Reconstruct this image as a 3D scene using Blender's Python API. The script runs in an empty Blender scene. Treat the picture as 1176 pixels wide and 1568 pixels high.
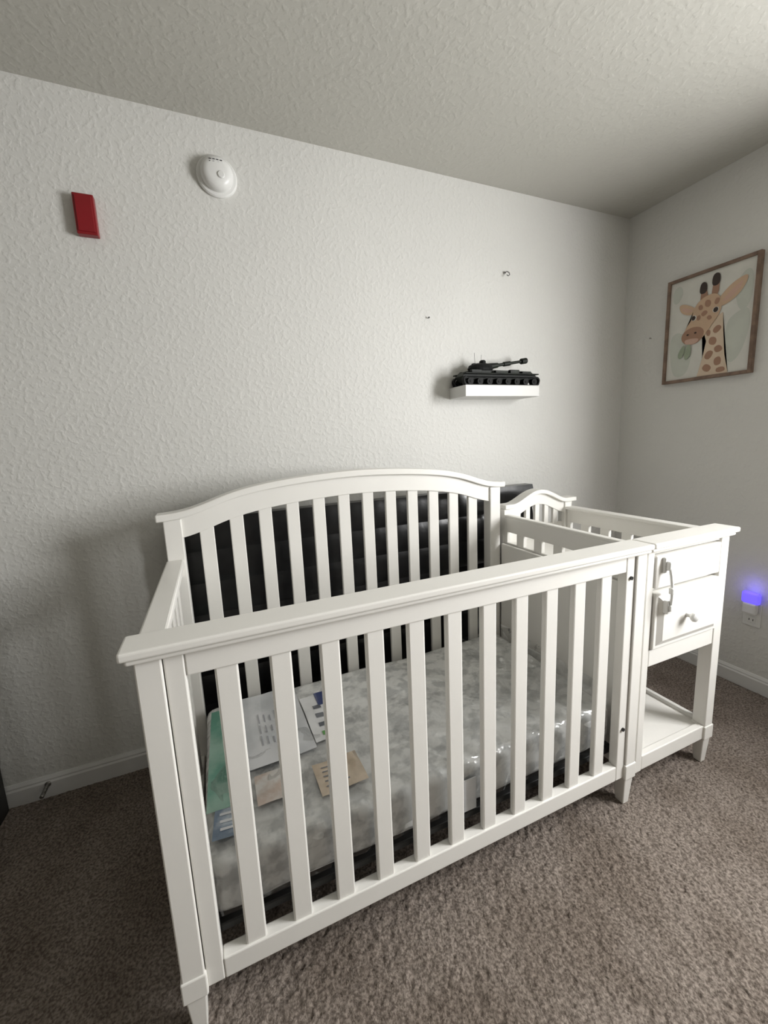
import bpy, bmesh, math, random
import numpy as np
from mathutils import Vector, Matrix, noise
random.seed(3);np.random.seed(3)
S=bpy.context.scene
COL=bpy.context.collection
S.view_settings.view_transform='Standard'
XR,H,XL,YB=2.4766,2.44,-1.5,-3.6
YF=-.937

# ---------------------------------------------------------------- materials
def mat(name,col,rough=.5,col2=None,cscale=5,bscale=None,bstr=.3,bdist=.002,metal=0,coat=0,detail=4,alpha=1,emit=None,estr=0,cramp=(.4,.6),spec=.5,noise_rough=.5):
    m=bpy.data.materials.new(name);m.use_nodes=True
    nt=m.node_tree;b=nt.nodes['Principled BSDF']
    b.inputs['Base Color'].default_value=(*col,1);b.inputs['Roughness'].default_value=rough
    b.inputs['Metallic'].default_value=metal;b.inputs['Coat Weight'].default_value=coat
    b.inputs['Specular IOR Level'].default_value=spec
    b.inputs['Alpha'].default_value=alpha
    if emit:
        b.inputs['Emission Color'].default_value=(*emit,1);b.inputs['Emission Strength'].default_value=estr
    tc=nt.nodes.new('ShaderNodeTexCoord')
    n=nt.nodes.new('ShaderNodeTexNoise');n.inputs['Scale'].default_value=cscale;n.inputs['Detail'].default_value=detail
    nt.links.new(tc.outputs['Object'],n.inputs['Vector'])
    r=nt.nodes.new('ShaderNodeValToRGB');r.color_ramp.elements[0].position=cramp[0];r.color_ramp.elements[1].position=cramp[1]
    c2=col2 or tuple(c*.96 for c in col)
    r.color_ramp.elements[0].color=(*c2,1);r.color_ramp.elements[1].color=(*col,1)
    nt.links.new(n.outputs['Fac'],r.inputs['Fac']);nt.links.new(r.outputs['Color'],b.inputs['Base Color'])
    if bscale:
        n2=nt.nodes.new('ShaderNodeTexNoise');n2.inputs['Scale'].default_value=bscale;n2.inputs['Detail'].default_value=detail
        n2.inputs['Roughness'].default_value=noise_rough
        nt.links.new(tc.outputs['Object'],n2.inputs['Vector'])
        bp=nt.nodes.new('ShaderNodeBump');bp.inputs['Strength'].default_value=bstr;bp.inputs['Distance'].default_value=bdist
        nt.links.new(n2.outputs['Fac'],bp.inputs['Height']);nt.links.new(bp.outputs['Normal'],b.inputs['Normal'])
    return m
def knock(name,col,scale,strength,dist):
    m=mat(name,col,.6,tuple(c*.97 for c in col),1.5)
    nt=m.node_tree;b=nt.nodes['Principled BSDF'];tc=[n for n in nt.nodes if n.type=='TEX_COORD'][0]
    n=nt.nodes.new('ShaderNodeTexNoise');n.inputs['Scale'].default_value=scale;n.inputs['Detail'].default_value=2.5;n.inputs['Roughness'].default_value=.42;n.inputs['Distortion'].default_value=.25
    nt.links.new(tc.outputs['Object'],n.inputs['Vector'])
    r=nt.nodes.new('ShaderNodeValToRGB');r.color_ramp.elements[0].position=.42;r.color_ramp.elements[1].position=.72
    r.color_ramp.interpolation='EASE'
    nt.links.new(n.outputs['Fac'],r.inputs['Fac'])
    bp=nt.nodes.new('ShaderNodeBump');bp.inputs['Strength'].default_value=strength;bp.inputs['Distance'].default_value=dist
    nt.links.new(r.outputs['Color'],bp.inputs['Height']);nt.links.new(bp.outputs['Normal'],b.inputs['Normal'])
    return m
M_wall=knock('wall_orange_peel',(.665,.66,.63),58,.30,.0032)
M_wall2=knock('wall_darkened_low_bounce',(.29,.28,.25),56,.3,.003)  # same wall paint, darkened on the unseen left and front walls to absorb bounce light
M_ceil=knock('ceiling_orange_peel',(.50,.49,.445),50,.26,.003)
M_trim=mat('trim_white',(.66,.655,.64),.4)
M_white=mat('crib_white_paint',(.815,.80,.76),.34,(.795,.78,.74),3)
M_shelf=mat('shelf_white',(.70,.695,.675),.45)
M_whiteplas=mat('white_plastic',(.76,.76,.74),.35)
M_black=mat('black_leather',(.010,.010,.011),.3,(.006,.006,.007),20,60,.2,.002,coat=.1)
M_dark=mat('dark_metal',(.02,.02,.02),.45,metal=.3)
M_steel=mat('steel',(.35,.34,.32),.35,metal=1)
M_red=mat('red_plastic',(.23,.007,.012),.35,(.20,.007,.010))
M_tank=mat('tank_dark',(.006,.0065,.006),.6,(.004,.004,.004),40,spec=.2)
M_tank2=mat('tank_olive',(.011,.015,.009),.55,(.005,.006,.005),30,spec=.3)
M_frame=mat('frame_wood',(.22,.145,.10),.5,(.15,.095,.065),25)
M_slot=mat('dark_slot',(.05,.05,.05),.8)
def carpet():
    m=mat('carpet_pile',(.345,.295,.255),.95,(.145,.118,.10),150,detail=6,cramp=(.37,.63),spec=.08)
    nt=m.node_tree;b=nt.nodes['Principled BSDF'];tc=[n for n in nt.nodes if n.type=='TEX_COORD'][0]
    ramp=[n for n in nt.nodes if n.type=='VALTORGB'][0]
    big=nt.nodes.new('ShaderNodeTexNoise');big.inputs['Scale'].default_value=4.0;big.inputs['Detail'].default_value=4
    nt.links.new(tc.outputs['Object'],big.inputs['Vector'])
    r2=nt.nodes.new('ShaderNodeValToRGB');r2.color_ramp.elements[0].color=(.78,.76,.74,1);r2.color_ramp.elements[1].color=(1.0,1,1,1)
    r2.color_ramp.elements[0].position=.38;r2.color_ramp.elements[1].position=.56
    nt.links.new(big.outputs['Fac'],r2.inputs['Fac'])
    mx=nt.nodes.new('ShaderNodeMix');mx.data_type='RGBA';mx.blend_type='MULTIPLY';mx.inputs[0].default_value=1
    nt.links.new(ramp.outputs['Color'],mx.inputs[6]);nt.links.new(r2.outputs['Color'],mx.inputs[7])
    nt.links.new(mx.outputs[2],b.inputs['Base Color'])
    n=nt.nodes.new('ShaderNodeTexNoise');n.inputs['Scale'].default_value=170;n.inputs['Detail'].default_value=4;n.inputs['Roughness'].default_value=.7
    nt.links.new(tc.outputs['Object'],n.inputs['Vector'])
    bp=nt.nodes.new('ShaderNodeBump');bp.inputs['Strength'].default_value=.7;bp.inputs['Distance'].default_value=.008
    nt.links.new(n.outputs['Fac'],bp.inputs['Height']);nt.links.new(bp.outputs['Normal'],b.inputs['Normal'])
    return m
M_carpet=carpet()

# ---------------------------------------------------------------- mesh helpers
def empty(name,loc=(0,0,0),rz=0):
    o=bpy.data.objects.new(name,None);COL.objects.link(o);o.location=loc;o.rotation_euler=(0,0,rz);return o
def mesh_obj(name,bm,m,parent=None,smooth=False,bev=0,seg=2):
    me=bpy.data.meshes.new(name);bmesh.ops.recalc_face_normals(bm,faces=bm.faces[:]);bm.to_mesh(me);bm.free()
    me.materials.append(m)
    o=bpy.data.objects.new(name,me);COL.objects.link(o)
    if parent:o.parent=parent
    if smooth:
        for p in me.polygons:p.use_smooth=True
    if bev:
        b=o.modifiers.new('bevel','BEVEL');b.width=bev;b.segments=seg;b.limit_method='ANGLE';b.angle_limit=math.radians(40)
    return o
def addbox(bm,x0,x1,y0,y1,z0,z1,tap=0):
    vs=[bm.verts.new(p) for p in [(x0+tap,y0+tap,z0),(x1-tap,y0+tap,z0),(x1-tap,y1-tap,z0),(x0+tap,y1-tap,z0),(x0,y0,z1),(x1,y0,z1),(x1,y1,z1),(x0,y1,z1)]]
    for f in [(0,3,2,1),(4,5,6,7),(0,1,5,4),(1,2,6,5),(2,3,7,6),(3,0,4,7)]:bm.faces.new([vs[i] for i in f])
def boxes(name,parent,lst,m,bev=.003,tap=0):
    bm=bmesh.new()
    for b in lst:addbox(bm,*b,**({'tap':tap} if tap else {}))
    return mesh_obj(name,bm,m,parent,bev=bev)
def box(name,parent,x0,x1,y0,y1,z0,z1,m,bev=.003):return boxes(name,parent,[(x0,x1,y0,y1,z0,z1)],m,bev)
def strip(name,parent,us,top,bot,v0,v1,m,bev=.002):
    bm=bmesh.new();R=[]
    for u,t,b in zip(us,top,bot):R.append([bm.verts.new(p) for p in [(u,v0,b),(u,v0,t),(u,v1,t),(u,v1,b)]])
    for a,b in zip(R[:-1],R[1:]):
        for i in range(4):bm.faces.new([a[i],a[(i+1)%4],b[(i+1)%4],b[i]])
    bm.faces.new(R[0]);bm.faces.new(R[-1])
    return mesh_obj(name,bm,m,parent,bev=bev)
def addlathe(bm,prof,origin,axis,n=32):
    a=Vector(axis).normalized();e=a.orthogonal().normalized();f=a.cross(e);o=Vector(origin);rings=[]
    for r,h in prof:
        rings.append([bm.verts.new(o+a*h+(e*math.cos(2*math.pi*i/n)+f*math.sin(2*math.pi*i/n))*max(r,1e-5)) for i in range(n)])
    for A,B in zip(rings[:-1],rings[1:]):
        for i in range(n):bm.faces.new([A[i],A[(i+1)%n],B[(i+1)%n],B[i]])
    bm.faces.new(rings[0]);bm.faces.new(rings[-1])
def lathe(name,parent,prof,origin,axis,m,n=32):
    bm=bmesh.new();addlathe(bm,prof,origin,axis,n);o=mesh_obj(name,bm,m,parent,smooth=True)
    e=o.modifiers.new('es','EDGE_SPLIT');e.split_angle=math.radians(35);return o
def addcyl(bm,p,q,r,r2=None,n=14):
    p=Vector(p);q=Vector(q);addlathe(bm,[(r,0),(r2 if r2 is not None else r,(q-p).length)],p,q-p,n)
def tube(name,parent,pts,r,m,n=8):
    cu=bpy.data.curves.new(name,'CURVE');cu.dimensions='3D';cu.bevel_depth=r;cu.bevel_resolution=2
    s=cu.splines.new('POLY');s.points.add(len(pts)-1)
    for a,b in zip(s.points,pts):a.co=(*b,1)
    dg=bpy.data.objects.new(name+'_c',cu);COL.objects.link(dg)
    me=bpy.data.meshes.new_from_object(dg);bpy.data.objects.remove(dg)
    me.materials.clear();me.materials.append(m)
    o=bpy.data.objects.new(name,me);COL.objects.link(o);o.parent=parent
    for p in me.polygons:p.use_smooth=True
    return o

# ---------------------------------------------------------------- room
def make_floor():
    x0,x1,y0,y1=-1.2,XR,-1.75,0.0;c=.0046
    nx=int((x1-x0)/c);ny=int((y1-y0)/c)
    X,Y=np.meshgrid(np.linspace(x0,x1,nx),np.linspace(y0,y1,ny),indexing='ij')
    r=np.random.rand(nx,ny)
    def blur(a):
        a=(np.roll(a,1,0)+np.roll(a,-1,0)+2*a)/4;return (np.roll(a,1,1)+np.roll(a,-1,1)+2*a)/4
    r1=blur(r);r1=(r1-r1.mean())/r1.std()
    r2=np.random.rand(nx,ny)
    for _ in range(14):r2=blur(r2)
    r2=(r2-r2.mean())/r2.std()
    Z=.0016*np.clip(r1,-2,2)+.0006*np.clip(r2,-2.5,2.5)
    J=.0011*np.random.randn(2,nx,ny)
    V=np.stack([X+J[0],Y+J[1],Z],-1).reshape(-1,3)
    idx=np.arange(nx*ny).reshape(nx,ny)
    q=np.stack([idx[:-1,:-1],idx[1:,:-1],idx[1:,1:],idx[:-1,1:]],-1).reshape(-1,4)
    B=[(XL-.1,YB-.1,-.1),(XR+.1,YB-.1,-.1),(XR+.1,.1,-.1),(XL-.1,.1,-.1),(XL-.1,YB-.1,-.006),(XR+.1,YB-.1,-.006),(XR+.1,.1,-.006),(XL-.1,.1,-.006)]
    n0=len(V);V=np.vstack([V,np.array(B)])
    bq=np.array([(0,3,2,1),(4,5,6,7),(0,1,5,4),(1,2,6,5),(2,3,7,6),(3,0,4,7)])+n0
    n1=len(V)
    sk=[(XL-.1,YB-.1,0),(XR+.1,YB-.1,0),(XR+.1,y0,0),(XL-.1,y0,0),(XL-.1,.1,0),(x0,.1,0),(x0,y0,0)]
    V=np.vstack([V,np.array(sk)])
    sq=np.array([(0,1,2,3),(3,6,5,4)])+n1
    Q=np.vstack([q,bq,sq])
    me=bpy.data.meshes.new('floor');me.vertices.add(len(V));me.vertices.foreach_set('co',V.ravel().astype(np.float32))
    me.loops.add(Q.size);me.loops.foreach_set('vertex_index',Q.ravel().astype(np.int32))
    me.polygons.add(len(Q));me.polygons.foreach_set('loop_start',np.arange(0,Q.size,4,dtype=np.int32))
    me.update(calc_edges=True);me.validate()
    me.materials.append(M_carpet)
    o=bpy.data.objects.new('floor',me);COL.objects.link(o)
make_floor()
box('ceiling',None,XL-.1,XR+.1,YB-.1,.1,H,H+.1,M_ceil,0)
box('wall_back',None,XL-.1,XR+.1,0,.1,0,H,M_wall,0)
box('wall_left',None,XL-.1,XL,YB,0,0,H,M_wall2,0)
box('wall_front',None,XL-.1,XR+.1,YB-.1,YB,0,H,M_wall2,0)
W0,W1,WZ0,WZ1=-2.35,-1.4,.95,2.0
boxes('wall_right',None,[(XR,XR+.1,W1,0,0,H),(XR,XR+.1,YB,W0,0,H),(XR,XR+.1,W0,W1,0,WZ0),(XR,XR+.1,W0,W1,WZ1,H)],M_wall,0)
w=empty('window_1')
boxes('frame',w,[(XR+.03,XR+.08,W0,W0+.04,WZ0,WZ1),(XR+.03,XR+.08,W1-.04,W1,WZ0,WZ1),(XR+.03,XR+.08,W0,W1,WZ0,WZ0+.04),(XR+.03,XR+.08,W0,W1,WZ1-.04,WZ1),(XR+.035,XR+.07,W0,W1,1.46,1.49)],M_trim)
box('sill',w,XR-.05,XR+.1,W0-.03,W1+.03,WZ0-.03,WZ0,M_trim)
def baseboard(name,a,b,horizontal,face,sgn):
    prof=[(0,0),(.014,0),(.014,.060),(.010,.066),(.010,.072),(.004,.083),(0,.083)]
    bm=bmesh.new();R=[]
    for t in (a,b):
        R.append([bm.verts.new((t,face+sgn*d,z) if horizontal else (face+sgn*d,t,z)) for d,z in prof])
    n=len(prof)
    for i in range(n):bm.faces.new([R[0][i],R[0][(i+1)%n],R[1][(i+1)%n],R[1][i]])
    bm.faces.new(R[0]);bm.faces.new(R[1]);mesh_obj(name,bm,M_trim)
baseboard('baseboard_back',XL,XR,True,0,-1)
baseboard('baseboard_right',YB,0,False,XR,-1)
baseboard('baseboard_left',YB,0,False,XL,1)
baseboard('baseboard_front',XL,XR,True,YB,1)

# ---------------------------------------------------------------- crib
W=.724;L=1.394
crib=empty('baby_crib',(0,YF,0))
HF,HC=.893,.923
Zr,Zb,Zb2=.84,.165,.112
def foot(bm,x0,x1,y0,y1):
    addbox(bm,x0-.003,x1+.003,y0-.003,y1+.003,.105,.160)
    addbox(bm,x0+.002,x1-.002,y0+.002,y1-.002,0,.105,tap=.007)
bm=bmesh.new()
for x0,x1 in ((0,.0455),(1.347,1.391)):addbox(bm,x0,x1,0,.05,.158,HF);foot(bm,x0,x1,0,.05)
mesh_obj('front_posts',bm,M_white,crib,bev=.003)
bm=bmesh.new()
addbox(bm,-.02,1.3935,-.02,.062,HF+.012,HC)
addbox(bm,-.012,1.3935,-.012,.054,HF,HF+.012)
mesh_obj('front_top_cap',bm,M_white,crib,bev=.005,seg=3)
boxes('front_rail_frame',crib,[(.0475,.083,.006,.036,Zb2,HF-.001),(1.309,1.345,.006,.036,Zb2,HF-.001),(.0835,1.3085,.007,.036,Zr,HF-.001),(.0835,1.3085,.006,.036,Zb2,Zb)],M_white,.003)
boxes('front_slats',crib,[(.1558+.1075*i-.0225,.1558+.1075*i+.0225,.011,.029,Zb-.005,Zr+.005) for i in range(11)],M_white,.004)
HL=1.392
cu=[-.02,.05,.085,.114,.16,.226,.30,.40,.55,.6875];cz=[1.063,1.066,1.071,1.082,1.102,1.122,1.137,1.150,1.161,1.165]
def head(u):
    if u>.6875:u=1.375-u
    return float(np.interp(u,cu,cz))
us=np.linspace(-.02,HL,90);tp=np.array([head(u) for u in us])
pad=np.pad(tp,4,mode='edge');tp=np.convolve(pad,np.ones(9)/9,'valid')
hz=lambda u:float(np.interp(u,us,tp))
strip('headboard_cap',crib,us,tp,tp-.024,W-.058,W+.008,M_white,.004)
u2=np.linspace(.0,1.37,90);t2=np.array([hz(u) for u in u2])
strip('headboard_arch_rail',crib,u2,t2-.022,t2-.092,W-.042,W-.012,M_white)
bm=bmesh.new()
for x0,x1 in ((0,.055),(1.315,1.37)):addbox(bm,x0,x1,W-.05,W,.158,1.043);foot(bm,x0,x1,W-.05,W)
mesh_obj('headboard_posts',bm,M_white,crib,bev=.003)
boxes('headboard_slats',crib,[(.130+.1*i-.0235,.130+.1*i+.0235,W-.036,W-.02,.15,hz(.130+.1*i)-.085) for i in range(12)],M_white,.003)
boxes('headboard_bottom_rail',crib,[(.055,1.315,W-.042,W-.012,.112,.165)],M_white)
bm=bmesh.new()
addbox(bm,-.004,.05,.062,W-.05,HF-.008,HF+.014)
mesh_obj('side_cap',bm,M_white,crib,bev=.005)
boxes('side_rails',crib,[(.008,.038,.05,W-.05,.845,HF-.008),(.008,.038,.05,W-.05,Zb2,Zb)],M_white)
boxes('side_slats',crib,[(.014,.030,.098+.0955*i,.140+.0955*i,Zb-.005,.85) for i in range(6)],M_white)
boxes('end_panel',crib,[(1.374,1.388,.052,W-.052,.112,.775),(1.368,1.391,.05,W-.05,.112,.165)],M_white)
box('mattress_support',crib,.05,1.34,.045,W-.05,.185,.205,M_dark)
bm=bmesh.new()
for z in (.82,.30):addcyl(bm,(1.328,.001,z),(1.328,.008,z),.006)
mesh_obj('bolts',bm,M_dark,crib)

# ---------------------------------------------------------------- changing table
ch=empty('changing_table',(0,YF,0))
A0,A1=1.397,1.818
bm=bmesh.new()
addbox(bm,A0,A0+.032,0.002,.045,.108,HF);addbox(bm,A0,A0+.034,W-.045,W,.108,.93)
for y0,y1,zt in ((0,.045,HF),(W-.045,W,.93)):addbox(bm,A1-.045,A1,y0,y1,.158,zt);foot(bm,A1-.045,A1,y0,y1)
mesh_obj('legs',bm,M_white,ch,bev=.003)
bm=bmesh.new()
addbox(bm,A0,A1+.02,-.02,.062,HF+.012,HC);addbox(bm,A0,A1+.012,-.012,.054,HF,HF+.012)
mesh_obj('front_cap',bm,M_white,ch,bev=.005,seg=3)
def gallery(x0,x1):
    l=[(x0,x1,.045,W-.045,.83,.895),(x0,x1,.045,W-.045,.50,.78)]
    n=6;pitch=(W-.09)/n
    for i in range(n+1):
        c=.045+pitch*i;l.append((x0,x1,max(.045,c-.022),min(W-.045,c+.022),.779,.831))
    return l
boxes('left_side',ch,gallery(A0,A0+.018),M_white,.002)
boxes('right_side',ch,gallery(A1-.03,A1-.012),M_white,.002)
boxes('side_caps',ch,[(A0,A0+.03,.062,W-.045,.893,.907),(A1-.045,A1+.006,.062,W-.045,.893,.907)],M_white,.004)
boxes('tray',ch,[(A0+.018,A1-.03,.026,W-.01,.752,.765)],M_white)
boxes('case',ch,[(A0+.032,A1-.045,.006,.03,.880,HF),(A0+.032,A1-.045,.002,.03,.495,.552),(A0+.018,A1-.03,.03,W-.02,.50,.512),(A0+.032,A1-.045,.024,.05,.55,.89),(A0+.034,A1-.045,W-.03,W-.012,.50,.83)],M_white)
def drawer(name,z0,z1):
    x0,x1=A0+.037,A1-.050
    box(name,ch,x0,x1,-.006,.020,z0,z1,M_white,.003)
    i=.012;j=.030;bm=bmesh.new()
    a=[bm.verts.new(p) for p in [(x0+i,-.006,z0+i),(x1-i,-.006,z0+i),(x1-i,-.006,z1-i),(x0+i,-.006,z1-i)]]
    b=[bm.verts.new(p) for p in [(x0+j,-.016,z0+j),(x1-j,-.016,z0+j),(x1-j,-.016,z1-j),(x0+j,-.016,z1-j)]]
    for k in range(4):bm.faces.new([a[k],a[(k+1)%4],b[(k+1)%4],b[k]])
    bm.faces.new(b);mesh_obj(name+'_panel',bm,M_white,ch)
box('upper_drawer',ch,A0+.037,A1-.050,-.002,.020,.766,.875,M_white,.003)
drawer('lower_drawer',.558,.752)
boxes('bottom_shelf',ch,[(A0+.01,A1-.01,.02,W-.02,.142,.155),(A0+.034,A1-.045,.004,.028,.108,.162),(A0+.034,A1-.045,W-.028,W-.004,.108,.162),(A0+.004,A0+.02,.04,W-.04,.108,.17),(A1-.03,A1-.012,.04,W-.04,.108,.17)],M_white)
u3=np.linspace(A0,A1+.02,50)
def ha(u):
    c=(A0+A1)/2;d=abs(u-c)/((A1-A0)/2-.045)
    return .952 if d>=1 else .952+.055*(.5+.5*math.cos(math.pi*d))**.8
t3=np.array([ha(u) for u in u3])
strip('back_cap',ch,u3,t3,t3-.02,W-.055,W+.006,M_white,.003)
u4=np.linspace(A0+.004,A1-.004,50);t4=np.array([ha(u) for u in u4])
strip('back_arch',ch,u4,t4-.018,t4-.072,W-.038,W-.012,M_white)
boxes('back_slats',ch,[(A0+.036+.0575*(i+1)-.013-.0,A0+.036+.0575*(i+1)+.013,W-.034,W-.018,.82,ha(A0+.036+.0575*(i+1))-.066) for i in range(5)],M_white,.002)
lathe('knob',ch,[(.009,0),(.0065,.006),(.007,.012),(.013,.016),(.0165,.022),(.015,.029),(.009,.033),(.001,.034)],(1.582,-.016,.655),(0,-1,0),M_whiteplas)
bm=bmesh.new()
addbox(bm,1.460,1.484,-.012,0,.816,.868);addbox(bm,1.460,1.484,-.028,-.010,.684,.728)
addbox(bm,1.465,1.479,-.024,-.010,.826,.856);addbox(bm,1.465,1.479,-.034,-.026,.694,.716)
mesh_obj('child_safety_lock_pads',bm,M_whiteplas,ch,bev=.005,seg=3)
tube('child_safety_lock_strap',ch,[(1.472,-.020,.835),(1.472,-.025,.81),(1.471,-.029,.785),(1.471,-.031,.765),(1.471,-.031,.74),(1.472,-.029,.715)],.0045,M_whiteplas)
box('child_safety_lock_buckle',ch,1.462,1.482,-.038,-.024,.752,.774,M_whiteplas,.004)

# ---------------------------------------------------------------- mattress
mt=empty('crib_mattress',(0,YF,0))
def mottled():
    m=mat('mattress_cover',(.74,.745,.73),.5,(.50,.51,.505),24,detail=8,cramp=(.41,.55),coat=1)
    nt=m.node_tree;b=nt.nodes['Principled BSDF'];b.inputs['Coat Roughness'].default_value=.16
    tc=[n for n in nt.nodes if n.type=='TEX_COORD'][0]
    nz=nt.nodes.new('ShaderNodeTexNoise');nz.inputs['Scale'].default_value=6;nz.inputs['Detail'].default_value=3
    nt.links.new(tc.outputs['Object'],nz.inputs['Vector'])
    ad=nt.nodes.new('ShaderNodeVectorMath');ad.operation='MULTIPLY_ADD';ad.inputs[1].default_value=(.25,.25,.25)
    nt.links.new(nz.outputs['Color'],ad.inputs[0]);nt.links.new(tc.outputs['Object'],ad.inputs[2])
    v=nt.nodes.new('ShaderNodeTexVoronoi');v.feature='DISTANCE_TO_EDGE';v.inputs['Scale'].default_value=12
    nt.links.new(ad.outputs[0],v.inputs['Vector'])
    for s,d,sock in ((.55,.025,'Coat Normal'),(.22,.015,'Normal')):
        bp=nt.nodes.new('ShaderNodeBump');bp.inputs['Strength'].default_value=s;bp.inputs['Distance'].default_value=d
        nt.links.new(v.outputs['Distance'],bp.inputs['Height']);nt.links.new(bp.outputs['Normal'],b.inputs[sock])
    return m
M_matt=mottled()
bm=bmesh.new();bmesh.ops.create_cube(bm,size=2)
bmesh.ops.subdivide_edges(bm,edges=bm.edges[:],cuts=70,use_grid_fill=True)
cx,cy,czm=.70,.357,.283;hx,hy,hz_=.638,.305,.072;rr=.03
for v in bm.verts:
    p=Vector((v.co.x*hx,v.co.y*hy,v.co.z*hz_))
    q=Vector((max(-hx+rr,min(hx-rr,p.x)),max(-hy+rr,min(hy-rr,p.y)),max(-hz_+rr,min(hz_-rr,p.z))))
    d=p-q
    if d.length>1e-6:p=q+d.normalized()*rr
    wp=p+Vector((cx,cy,czm))
    nn=(p-q).normalized() if d.length>1e-6 else Vector((0,0,1))
    k=noise.noise(wp*7)*.006
    if v.co.z>-.9:p+=nn*k
    v.co=p+Vector((cx,cy,czm))
mesh_obj('mattress_body',bm,M_matt,mt,smooth=True)
def filmmat():
    m=bpy.data.materials.new('clear_plastic_film');m.use_nodes=True;nt=m.node_tree;nt.nodes.clear()
    out=nt.nodes.new('ShaderNodeOutputMaterial');mx=nt.nodes.new('ShaderNodeMixShader')
    tr=nt.nodes.new('ShaderNodeBsdfTransparent');tr.inputs[0].default_value=(.98,.98,.98,1)
    gl=nt.nodes.new('ShaderNodeBsdfGlossy');gl.inputs['Roughness'].default_value=.13;gl.inputs[0].default_value=(1,1,1,1)
    lw=nt.nodes.new('ShaderNodeLayerWeight');lw.inputs[0].default_value=.3
    tc=nt.nodes.new('ShaderNodeTexCoord');n=nt.nodes.new('ShaderNodeTexNoise');n.inputs['Scale'].default_value=25
    nt.links.new(tc.outputs['Object'],n.inputs['Vector'])
    bp=nt.nodes.new('ShaderNodeBump');bp.inputs['Strength'].default_value=.3;bp.inputs['Distance'].default_value=.01
    nt.links.new(n.outputs['Fac'],bp.inputs['Height']);nt.links.new(bp.outputs['Normal'],gl.inputs['Normal'])
    ma=nt.nodes.new('ShaderNodeMath');ma.operation='MULTIPLY_ADD';ma.inputs[1].default_value=.5;ma.inputs[2].default_value=.06;ma.use_clamp=True
    nt.links.new(lw.outputs['Fresnel'],ma.inputs[0]);nt.links.new(ma.outputs[0],mx.inputs[0])
    nt.links.new(tr.outputs[0],mx.inputs[1]);nt.links.new(gl.outputs[0],mx.inputs[2]);nt.links.new(mx.outputs[0],out.inputs[0])
    return m
M_film=filmmat()
def ridge(p,s):
    return max(0,1-abs(noise.noise(p*s+Vector((7,3,1))))*3.6)**1.4
def film(name,path,nu,nv,amp,seed,aniso=(1,1,1)):
    bm=bmesh.new();g=[]
    for i in range(nu+1):
        row=[]
        for j in range(nv+1):
            p,n=path(i/nu,j/nv)
            p=Vector(p);s=Vector((p.x*aniso[0]+seed,p.y*aniso[1],p.z*aniso[2]))
            k=.45+.55*min(1,max(0,(p.x-.40)/.5)) if name.endswith('front') else 1
            h=ridge(s,5)+.5*ridge(s+Vector((0,9,0)),12)
            row.append(bm.verts.new(p+Vector(n)*(.003+amp*h*k)))
        g.append(row)
    for i in range(nu):
        for j in range(nv):bm.faces.new([g[i][j],g[i+1][j],g[i+1][j+1],g[i][j+1]])
    return mesh_obj(name,bm,M_film,mt,smooth=True)
def drape(x0,x1):
    def f(a,b):
        x=x0+(x1-x0)*a
        if b<.55: return (x,.056+.33*(1-b/.55),.365),(0,0,1)
        return (x,.051,.360-.14*(b-.55)/.45),(0,-.55,.3)
    return f
film('plastic_film_front',drape(.08,1.32),280,90,.015,2,(1.3,1,1))
film('plastic_film_end',lambda a,b:((1.08+.23*a,.08+.53*b,.366),(0,0,1)),60,110,.026,9)
film('plastic_film_side',lambda a,b:((1.338,.065+.54*a,.24+.17*b),(-.3,0,.1)),90,40,.05,5)
def sheet(name,x0,x1,y0,y1,m,z=.372,rot=0,bend=.004):
    bm=bmesh.new();n=14;g=[];c=Vector(((x0+x1)/2,(y0+y1)/2,0));R=Matrix.Rotation(rot,3,'Z')
    for i in range(n+1):
        r=[]
        for j in range(n+1):
            p=Vector((x0+(x1-x0)*i/n,y0+(y1-y0)*j/n,0));p=R@(p-c)+c
            p.z=z+noise.noise(p*14)*bend;r.append(bm.verts.new(p))
        g.append(r)
    for i in range(n):
        for j in range(n):bm.faces.new([g[i][j],g[i+1][j],g[i+1][j+1],g[i][j+1]])
    return mesh_obj(name,bm,m,mt,smooth=True)
P=lambda n,c,r=.25,c2=None,s=30:mat(n,c,r,c2,s,coat=.7)
Mg=P('print_green',(.13,.31,.235),.3,(.30,.47,.39),9);Mw=P('print_white',(.68,.69,.71),.3,(.57,.59,.61),9)
Mb=P('print_navy',(.06,.08,.20));Mk=P('print_kraft',(.50,.41,.31),.4,(.43,.35,.26));Mbr=P('print_tan_photo',(.50,.40,.34),.3,(.64,.62,.59),22)
Mi=P('print_ink',(.14,.15,.17));Ml=P('print_leaf',(.15,.38,.12));Mgb=P('print_slate',(.12,.18,.26),.3,(.45,.50,.55),16);Mlt=P('print_grey_text',(.38,.39,.42))
o=lambda y:y-YF
sheet('insert_green_panel',.075,.158,o(-.76),o(-.34),Mg,rot=-.03)
sheet('insert_white_panel',.162,.37,o(-.66),o(-.31),Mw,rot=.03)
for k in range(6):
    for q in range(3):sheet('insert_text_%d_%d'%(k,q),.225+.018*k,.229+.018*k,o(-.58+.055*q),o(-.535+.055*q-.008*(k%3)),Mlt,.3738,.03)
sheet('insert_label',.375,.465,o(-.64),o(-.40),P('print_label',(.76,.77,.78)),.3735,.02)
sheet('insert_label_header',.425,.466,o(-.47),o(-.395),Mb,.3748,.02)
for k in range(4):sheet('insert_icon_%d'%k,.405,.432,o(-.62+.045*k),o(-.60+.045*k),Ml if k==0 else Mi,.3748,.02)
for k in range(4):sheet('insert_line_%d'%k,.440,.455,o(-.62+.035*k),o(-.612+.035*k),Mi,.3748,.02)
sheet('insert_kraft_label',.345,.475,o(-.83),o(-.72),Mk,.374,.03)
for k in range(5):sheet('insert_kraft_text_%d'%k,.365,.43-.01*(k%2),o(-.744-.016*k),o(-.740-.016*k),Mi,.3752,.03)
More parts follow.
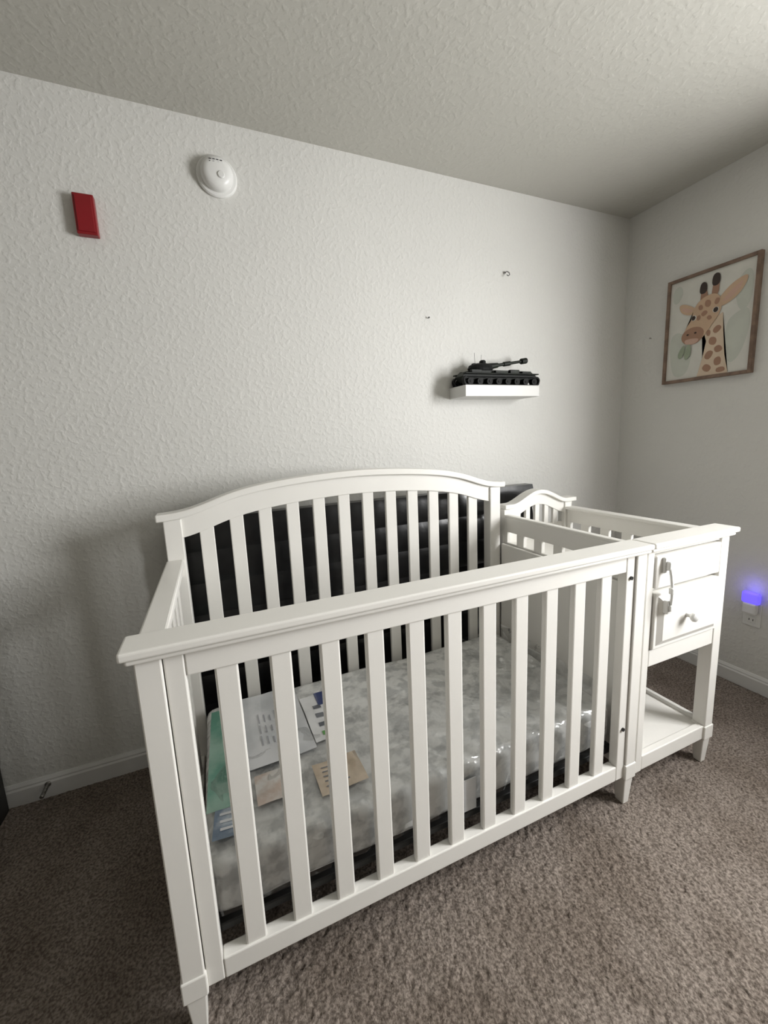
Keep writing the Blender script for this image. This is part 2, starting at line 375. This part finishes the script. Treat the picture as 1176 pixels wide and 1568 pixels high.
sheet('insert_photo',.19,.30,o(-.79),o(-.69),Mbr,.373)
sheet('insert_slate_label',.085,.165,o(-.845),o(-.765),Mgb,.3745,-.1)
for k in range(3):sheet('insert_slate_text_%d'%k,.10,.15,o(-.785-.02*k),o(-.778-.02*k),Mw,.3758,-.1)
bm=bmesh.new();addbox(bm,.735,.775,.040,.043,.215,.315);mesh_obj('care_tag',bm,Mw,mt)

# ---------------------------------------------------------------- black padded headboard behind crib
hb=empty('black_padded_headboard')
bm=bmesh.new();x0,x1=.0,1.722
nch=7;z0,z1=.12,1.01
pts=[(-.035,z0)]
for c in range(nch):
    for k in range(9):
        f=k/8;z=z0+(z1-z0)*(c+f)/nch;pts.append((-.088-.008*math.sin(math.pi*f)**.6,z))
pts.append((-.035,z1))
xs=np.linspace(x0,x1,40);R=[]
for x in xs:R.append([bm.verts.new((x,y+ .003*noise.noise(Vector((x*8,z*8,1))),z)) for y,z in pts])
n=len(pts)
for a,b in zip(R[:-1],R[1:]):
    for i in range(n):bm.faces.new([a[i],a[(i+1)%n],b[(i+1)%n],b[i]])
bm.faces.new(R[0]);bm.faces.new(R[-1])
ob=mesh_obj('padded_panel',bm,M_black,hb,smooth=True);e=ob.modifiers.new('es','EDGE_SPLIT');e.split_angle=math.radians(50)
boxes('headboard_legs',hb,[(.15,.22,-.08,-.035,0,.2),(1.5,1.57,-.08,-.035,0,.2)],M_black)

# ---------------------------------------------------------------- wall shelf + tank
sh=empty('floating_wall_shelf')
box('shelf_board',sh,1.274,1.7095,-.1375,0,1.456,1.508,M_shelf,.002)
def tank(name,cx,cy,z,L_,scale,gun_el,gun_len,m,m2,turx):
    t=empty(name,(cx,cy,z));t.scale=(scale,)*3
    w=.082;hL=L_/2
    bm=bmesh.new()
    pr=[(-hL*.97,.034),(-hL*.88,.050),(-hL*.55,.058),(hL*.80,.056),(hL*.99,.036),(hL*.88,.016),(-hL*.86,.014)]
    A=[bm.verts.new((x,-w*.30,zz)) for x,zz in pr];B=[bm.verts.new((x,w*.30,zz)) for x,zz in pr]
    for i in range(len(pr)):bm.faces.new([A[i],A[(i+1)%len(pr)],B[(i+1)%len(pr)],B[i]])
    bm.faces.new(A);bm.faces.new(B)
    for s in (-1,1):
        addbox(bm,-hL*.95,hL*.95,min(s*w*.28,s*w*.52),max(s*w*.28,s*w*.52),.041,.045)
        for a,b,hh in ((-.80,-.55,.056),(-.20,.12,.054),(.18,.42,.058),(.50,.74,.053)):
            addbox(bm,hL*a,hL*b,min(s*w*.34,s*w*.5),max(s*w*.34,s*w*.5),.045,hh)
    mesh_obj('hull',bm,m2,t,bev=.0015)
    bm=bmesh.new()
    for s in (-1,1):
        y0=s*w*.30;y1=s*w*.50
        loop=[];r=.015
        for k in range(9):
            a=-math.pi/2-math.pi*k/8;loop.append((-hL+r+.002+r*math.cos(a),.023+r*math.sin(a)-(.004 if k<3 else 0)))
        for k in range(9):
            a=math.pi/2-math.pi*k/8;loop.append((hL-r-.002+r*math.cos(a),.023+r*math.sin(a)-(.004 if k>5 else 0)))
        n=len(loop)
        lo=[(x*.975,.021+(zz-.021)*.78) for x,zz in loop]
        V=[[bm.verts.new((x,y,zz-.004)) for x,zz in l] for l,y in ((loop,y0),(loop,y1),(lo,y1),(lo,y0))]
        for q in range(4):
            a,b=V[q],V[(q+1)%4]
            for i in range(n):bm.faces.new([a[i],a[(i+1)%n],b[(i+1)%n],b[i]])
        for k in range(8):
            x=-hL+.030+(L_-.060)*k/7
            addcyl(bm,(x,y0,.0145),(x,y1*1.03,.0145),.0125,n=16)
            addcyl(bm,(x,y1*1.03,.0145),(x,y1*1.08,.0145),.004,n=10)
    mesh_obj('tracks_and_wheels',bm,m,t)
    bm=bmesh.new()
    addlathe(bm,[(.034,0),(.037,.008),(.033,.020),(.022,.026),(.002,.028)],(turx,0,.056),(0,0,1),24)
    for v in bm.verts:v.co.x=turx+(v.co.x-turx)*1.4
    addlathe(bm,[(.012,0),(.012,.010),(.008,.014),(.001,.015)],(turx+.004,-.008,.080),(0,0,1),16)
    addlathe(bm,[(.009,0),(.009,.007),(.001,.009)],(turx-.020,.012,.078),(0,0,1),16)
    mesh_obj('turret',bm,m,t)
    bm=bmesh.new();d=Vector((math.cos(gun_el),0,math.sin(gun_el)))
    g0=Vector((turx,0,.068))+d*.03;gl=abs(gun_len)
    addcyl(bm,g0,g0+d*.05,.013,.009);addcyl(bm,g0+d*.04,g0+d*gl,.0062,.0050);addcyl(bm,g0+d*(gl-.010),g0+d*(gl+.014),.011,.011)
    addcyl(bm,g0+d*(gl*.45),g0+d*(gl*.62),.0085,.0085)
    addcyl(bm,(turx+.012,.012,.07),(turx+.013,.012,.118),.0006,n=6);addcyl(bm,(turx-.012,.015,.07),(turx-.016,.015,.125),.0006,n=6)
    mesh_obj('gun_and_antennas',bm,m2,t)
tank('model_tank',1.500,-.072,1.508,.355,1.28,.15,.175,M_tank,M_tank2,-.075)

# ---------------------------------------------------------------- wall fittings
sd=empty('smoke_detector',(.2925,0,2.254))
lathe('base_plate',sd,[(.070,0),(.070,.008),(.066,.012),(.060,.013)],(0,0,0),(0,-1,0),M_whiteplas,48)
lathe('dome',sd,[(.056,.010),(.056,.024),(.053,.034),(.044,.043),(.030,.047),(.001,.048)],(0,0,0),(0,-1,0),M_whiteplas,48)
bm=bmesh.new()
for i in range(3):
    for s in range(4):addbox(bm,-.024+.012*s,-.016+.012*s,-.0475+abs(s-1.5)*.0008,-.044,.016+.008*i,.019+.008*i)
mesh_obj('vents',bm,M_slot,sd)
lathe('test_button',sd,[(.012,.0),(.012,.005),(.010,.007),(.001,.0075)],(.012,-.045,-.014),(0,-1,0),M_whiteplas,24)
fa=empty('red_fire_alarm_box',(-.134,0,2.055))
box('housing',fa,-.030,.030,-.028,0,-.062,.062,M_red,.003)
box('cover_plate',fa,-.024,.024,-.031,-.028,-.054,.054,M_red,.002)
hk=empty('wall_hook')
lathe('hook_base',hk,[(.007,0),(.007,.003),(.002,.004)],(1.603,0,2.066),(0,-1,0),M_steel,16)
tube('hook_wire',hk,[(1.603,-.003,2.066),(1.603,-.02,2.066),(1.603+.008,-.026,2.060),(1.603+.012,-.026,2.050),(1.603+.004,-.026,2.044),(1.603-.006,-.026,2.048)],.0018,M_dark)
nl=empty('wall_nail');lathe('nail_head',nl,[(.0015,0),(.0015,.010),(.004,.010),(.004,.012)],(1.164,0,1.825),(0,-1,0),M_dark,12)
nl=empty('wall_nail');lathe('nail_head',nl,[(.0015,0),(.0015,.010),(.004,.010),(.004,.012)],(XR,-.162,1.763),(-1,0,0),M_steel,12)
ol=empty('wall_outlet')
box('cover_plate',ol,XR-.006,XR,-.768,-.698,.318,.434,M_whiteplas,.003)
boxes('receptacles',ol,[(XR-.009,XR-.005,-.750,-.716,.384,.414),(XR-.009,XR-.005,-.750,-.716,.336,.366)],M_whiteplas,.004)
boxes('slots',ol,[(XR-.0095,XR-.008,y,y+.003,.346,.356) for y in (-.742,-.727)],M_slot,0)
M_glow=mat('night_light_lens',(.2,.15,.9),.4,emit=(.13,.09,1),estr=1.1)
g=empty('plug_in_night_light')
box('body',g,XR-.042,XR-.009,-.760,-.706,.385,.440,M_whiteplas,.008)
bm=bmesh.new();addbox(bm,XR-.040,XR-.012,-.768,-.698,.436,.492);mesh_obj('lens',bm,M_glow,g,bev=.011,seg=4)
pl=bpy.data.lights.new('night_light_bulb','POINT');pl.energy=.10;pl.color=(.22,.17,1);pl.shadow_soft_size=.03
po=bpy.data.objects.new('night_light_bulb',pl);COL.objects.link(po);po.location=(XR-.05,-.733,.515);po.parent=g
ds=empty('spring_door_stop')
pts=[(-.52+.006*math.cos(a*.9),-.014-.0009*a,.055+.006*math.sin(a*.9)) for a in range(0,60)]
tube('spring',ds,pts,.0014,M_steel)
lathe('rubber_tip',ds,[(.007,0),(.007,.010),(.005,.012)],(-.52,-.067,.055),(0,-1,0),M_steel,16)
lathe('mount',ds,[(.010,0),(.010,.003),(.007,.005)],(-.52,-.013,.055),(0,-1,0),M_steel,16)
db=empty('dark_bookcase')
bx=-.640
boxes('carcass',db,[(-1.12,-1.10,-.33,-.02,0,1.0),(bx-.02,bx,-.33,-.02,0,1.0),(-1.10,bx-.02,-.04,-.02,0,1.0),(-1.10,bx-.02,-.33,-.04,.98,1.0),(-1.10,bx-.02,-.33,-.04,.05,.07),(-1.10,bx-.02,-.33,-.04,.36,.38),(-1.10,bx-.02,-.33,-.04,.67,.69)],M_dark)

# ---------------------------------------------------------------- giraffe picture
gp=empty('framed_giraffe_picture')
y0,y1,pz0,pz1=-.250,-.6434,1.502,2.016
fw=.015
boxes('frame',gp,[(XR-.024,XR,y1,y1+fw,pz0,pz1),(XR-.024,XR,y0-fw,y0,pz0,pz1),(XR-.024,XR,y1+fw,y0-fw,pz0,pz0+fw),(XR-.024,XR,y1+fw,y0-fw,pz1-fw,pz1)],M_frame,.0015)
C=lambda n,c:mat('art_'+n,c,.7,tuple(k*.95 for k in c),12)
cv=C('canvas',(.66,.65,.60));cg=C('sage',(.55,.57,.51));cg2=C('green',(.32,.37,.27));ct=C('tan',(.58,.41,.28));cl=C('light_tan',(.66,.53,.40));cb=C('brown',(.36,.21,.14));cd=C('dark',(.045,.03,.025));cp=C('pink',(.58,.39,.31))
box('canvas',gp,XR-.014,XR-.002,y1+fw,y0-fw,pz0+fw,pz1-fw,cv,0)
layer=[0]
def shape(name,pts,m):
    layer[0]+=1;bm=bmesh.new();x=XR-.0143-.00015*layer[0]
    vs=[bm.verts.new((x,y0+(y1-y0)*s,pz1+(pz0-pz1)*r)) for s,r in pts];bm.faces.new(vs)
    bmesh.ops.triangulate(bm,faces=bm.faces[:]);mesh_obj(name,bm,m,gp)
def ell(name,s,r,a,b,m,rot=0,n=28):
    p=[]
    for i in range(n):
        t=2*math.pi*i/n;x=a*math.cos(t);y=b*math.sin(t)
        p.append((s+x*math.cos(rot)-y*math.sin(rot),r+(x*math.sin(rot)+y*math.cos(rot))*.82))
    shape(name,p,m)
def smooth(pts,it=2):
    for _ in range(it):
        q=[]
        for a,b in zip(pts,pts[1:]+pts[:1]):
            q+=[(a[0]*.75+b[0]*.25,a[1]*.75+b[1]*.25),(a[0]*.25+b[0]*.75,a[1]*.25+b[1]*.75)]
        pts=q
    return pts
shape('leaf_left',smooth([(.06,.56),(.14,.50),(.24,.55),(.32,.64),(.34,.80),(.28,.94),(.14,.95),(.08,.80)]),cg)
shape('leaf_right',smooth([(.70,.52),(.78,.46),(.90,.42),(.94,.50),(.93,.66),(.86,.84),(.76,.90),(.70,.76)]),cg)
shape('leaf_top',smooth([(.76,.22),(.86,.10),(.94,.14),(.94,.36),(.88,.46),(.80,.42)]),cg)
shape('leaf_top_left',smooth([(.07,.10),(.15,.06),(.20,.14),(.14,.24),(.07,.22)]),cg)
nk=[(.44,.50),(.66,.42),(.68,.60),(.71,.80),(.76,.968),(.42,.968),(.47,.80),(.50,.65)]
shape('neck',nk,cl)
def poly(s,r,a,b,rot,k):
    p=[]
    for i in range(6):
        t=2*math.pi*i/6+rot;rr_=1+.18*math.sin(k*2.3+i*1.9);p.append((s+a*rr_*math.cos(t),r+b*rr_*math.sin(t)))
    return smooth(p,1)
for k,(s,r,a,b) in enumerate([(.57,.66,.05,.04),(.64,.74,.045,.04),(.54,.78,.05,.045),(.64,.85,.05,.04),(.53,.90,.055,.04),(.68,.93,.05,.03),(.61,.56,.05,.035),(.52,.58,.03,.03)]):
    shape('neck_spot',poly(s,r,a,b,.3*k,k),cb)
shape('ear_left',smooth([(.15,.26),(.20,.25),(.30,.29),(.38,.34),(.36,.38),(.26,.37),(.18,.33)]),ct)
shape('ear_left_inner',smooth([(.18,.28),(.28,.31),(.34,.345),(.26,.345),(.20,.32)]),cp)
shape('ear_right',smooth([(.58,.32),(.66,.24),(.76,.18),(.88,.15),(.89,.20),(.82,.30),(.70,.36),(.60,.37)]),ct)
shape('ear_right_inner',smooth([(.63,.33),(.74,.24),(.86,.18),(.80,.28),(.70,.33)]),cp)
shape('horn_left',smooth([(.40,.30),(.405,.17),(.46,.16),(.50,.28)],1),cb);shape('horn_tip_left',smooth([(.385,.21),(.39,.12),(.43,.10),(.47,.13),(.47,.21)]),cd)
shape('horn_right',smooth([(.52,.27),(.535,.12),(.60,.11),(.60,.26)],1),cb);shape('horn_tip_right',smooth([(.52,.17),(.52,.08),(.56,.055),(.61,.08),(.605,.17)]),cd)
shape('head',smooth([(.37,.28),(.45,.24),(.55,.23),(.62,.27),(.65,.35),(.62,.44),(.54,.52),(.47,.60),(.38,.66),(.26,.64),(.22,.56),(.26,.48),(.32,.42),(.33,.34)]),ct)
shape('muzzle',smooth([(.23,.52),(.32,.49),(.42,.50),(.48,.55),(.45,.62),(.36,.66),(.25,.64),(.20,.58)]),cb)
shape('mouth_light',smooth([(.24,.60),(.33,.595),(.43,.61),(.38,.655),(.27,.65)]),cp)
for k,(s,r,a,b) in enumerate([(.49,.31,.04,.035),(.415,.33,.028,.03),(.46,.39,.035,.03),(.59,.31,.03,.03),(.40,.42,.028,.025),(.52,.44,.03,.022)]):shape('face_spot',poly(s,r,a,b,.5*k,k),cb)
ell('eye_left_white',.345,.41,.030,.030,cv);ell('eye_left',.34,.41,.023,.025,cd);ell('eye_right_white',.585,.385,.034,.030,cv);ell('eye_right',.585,.385,.026,.027,cd)
ell('nostril_left',.285,.555,.014,.010,cd);ell('nostril_right',.375,.55,.014,.010,cd)
shape('leaf_in_mouth',smooth([(.30,.63),(.34,.68),(.33,.76),(.27,.80),(.25,.72)]),cg2);shape('leaf_in_mouth',smooth([(.26,.64),(.22,.66),(.17,.74),(.21,.78),(.26,.72)]),cg2)

# ---------------------------------------------------------------- lights
wl=bpy.data.lights.new('window_daylight','AREA');wl.shape='RECTANGLE';wl.size=WZ1-WZ0;wl.size_y=W1-W0;wl.energy=117;wl.color=(1,.995,.985)
wo=bpy.data.objects.new('window_daylight',wl);COL.objects.link(wo);wo.location=(XR+.12,(W0+W1)/2,(WZ0+WZ1)/2);wo.rotation_euler=(0,math.radians(90),0)
wd=bpy.data.worlds.new('world');S.world=wd;wd.use_nodes=True
bg=wd.node_tree.nodes['Background'];bg.inputs[0].default_value=(.75,.85,1,1);bg.inputs[1].default_value=1

# ---------------------------------------------------------------- camera
F=Vector((.3733,.9142,-.15774));U=Vector((.10104,.12896,.98649));R_=Vector((.92220,-.38416,-.04423))
cam=bpy.data.cameras.new('camera');co=bpy.data.objects.new('camera',cam);COL.objects.link(co)
Mx=Matrix((R_,U,-F)).transposed().to_4x4();Mx.translation=Vector((.1715,-1.7455,1.2743));co.matrix_world=Mx
cam.sensor_fit='HORIZONTAL';cam.sensor_width=36;cam.lens=36*618.3/1176;cam.shift_x=5.4/1176;cam.shift_y=-11.1/1176;cam.clip_start=.02
S.camera=co
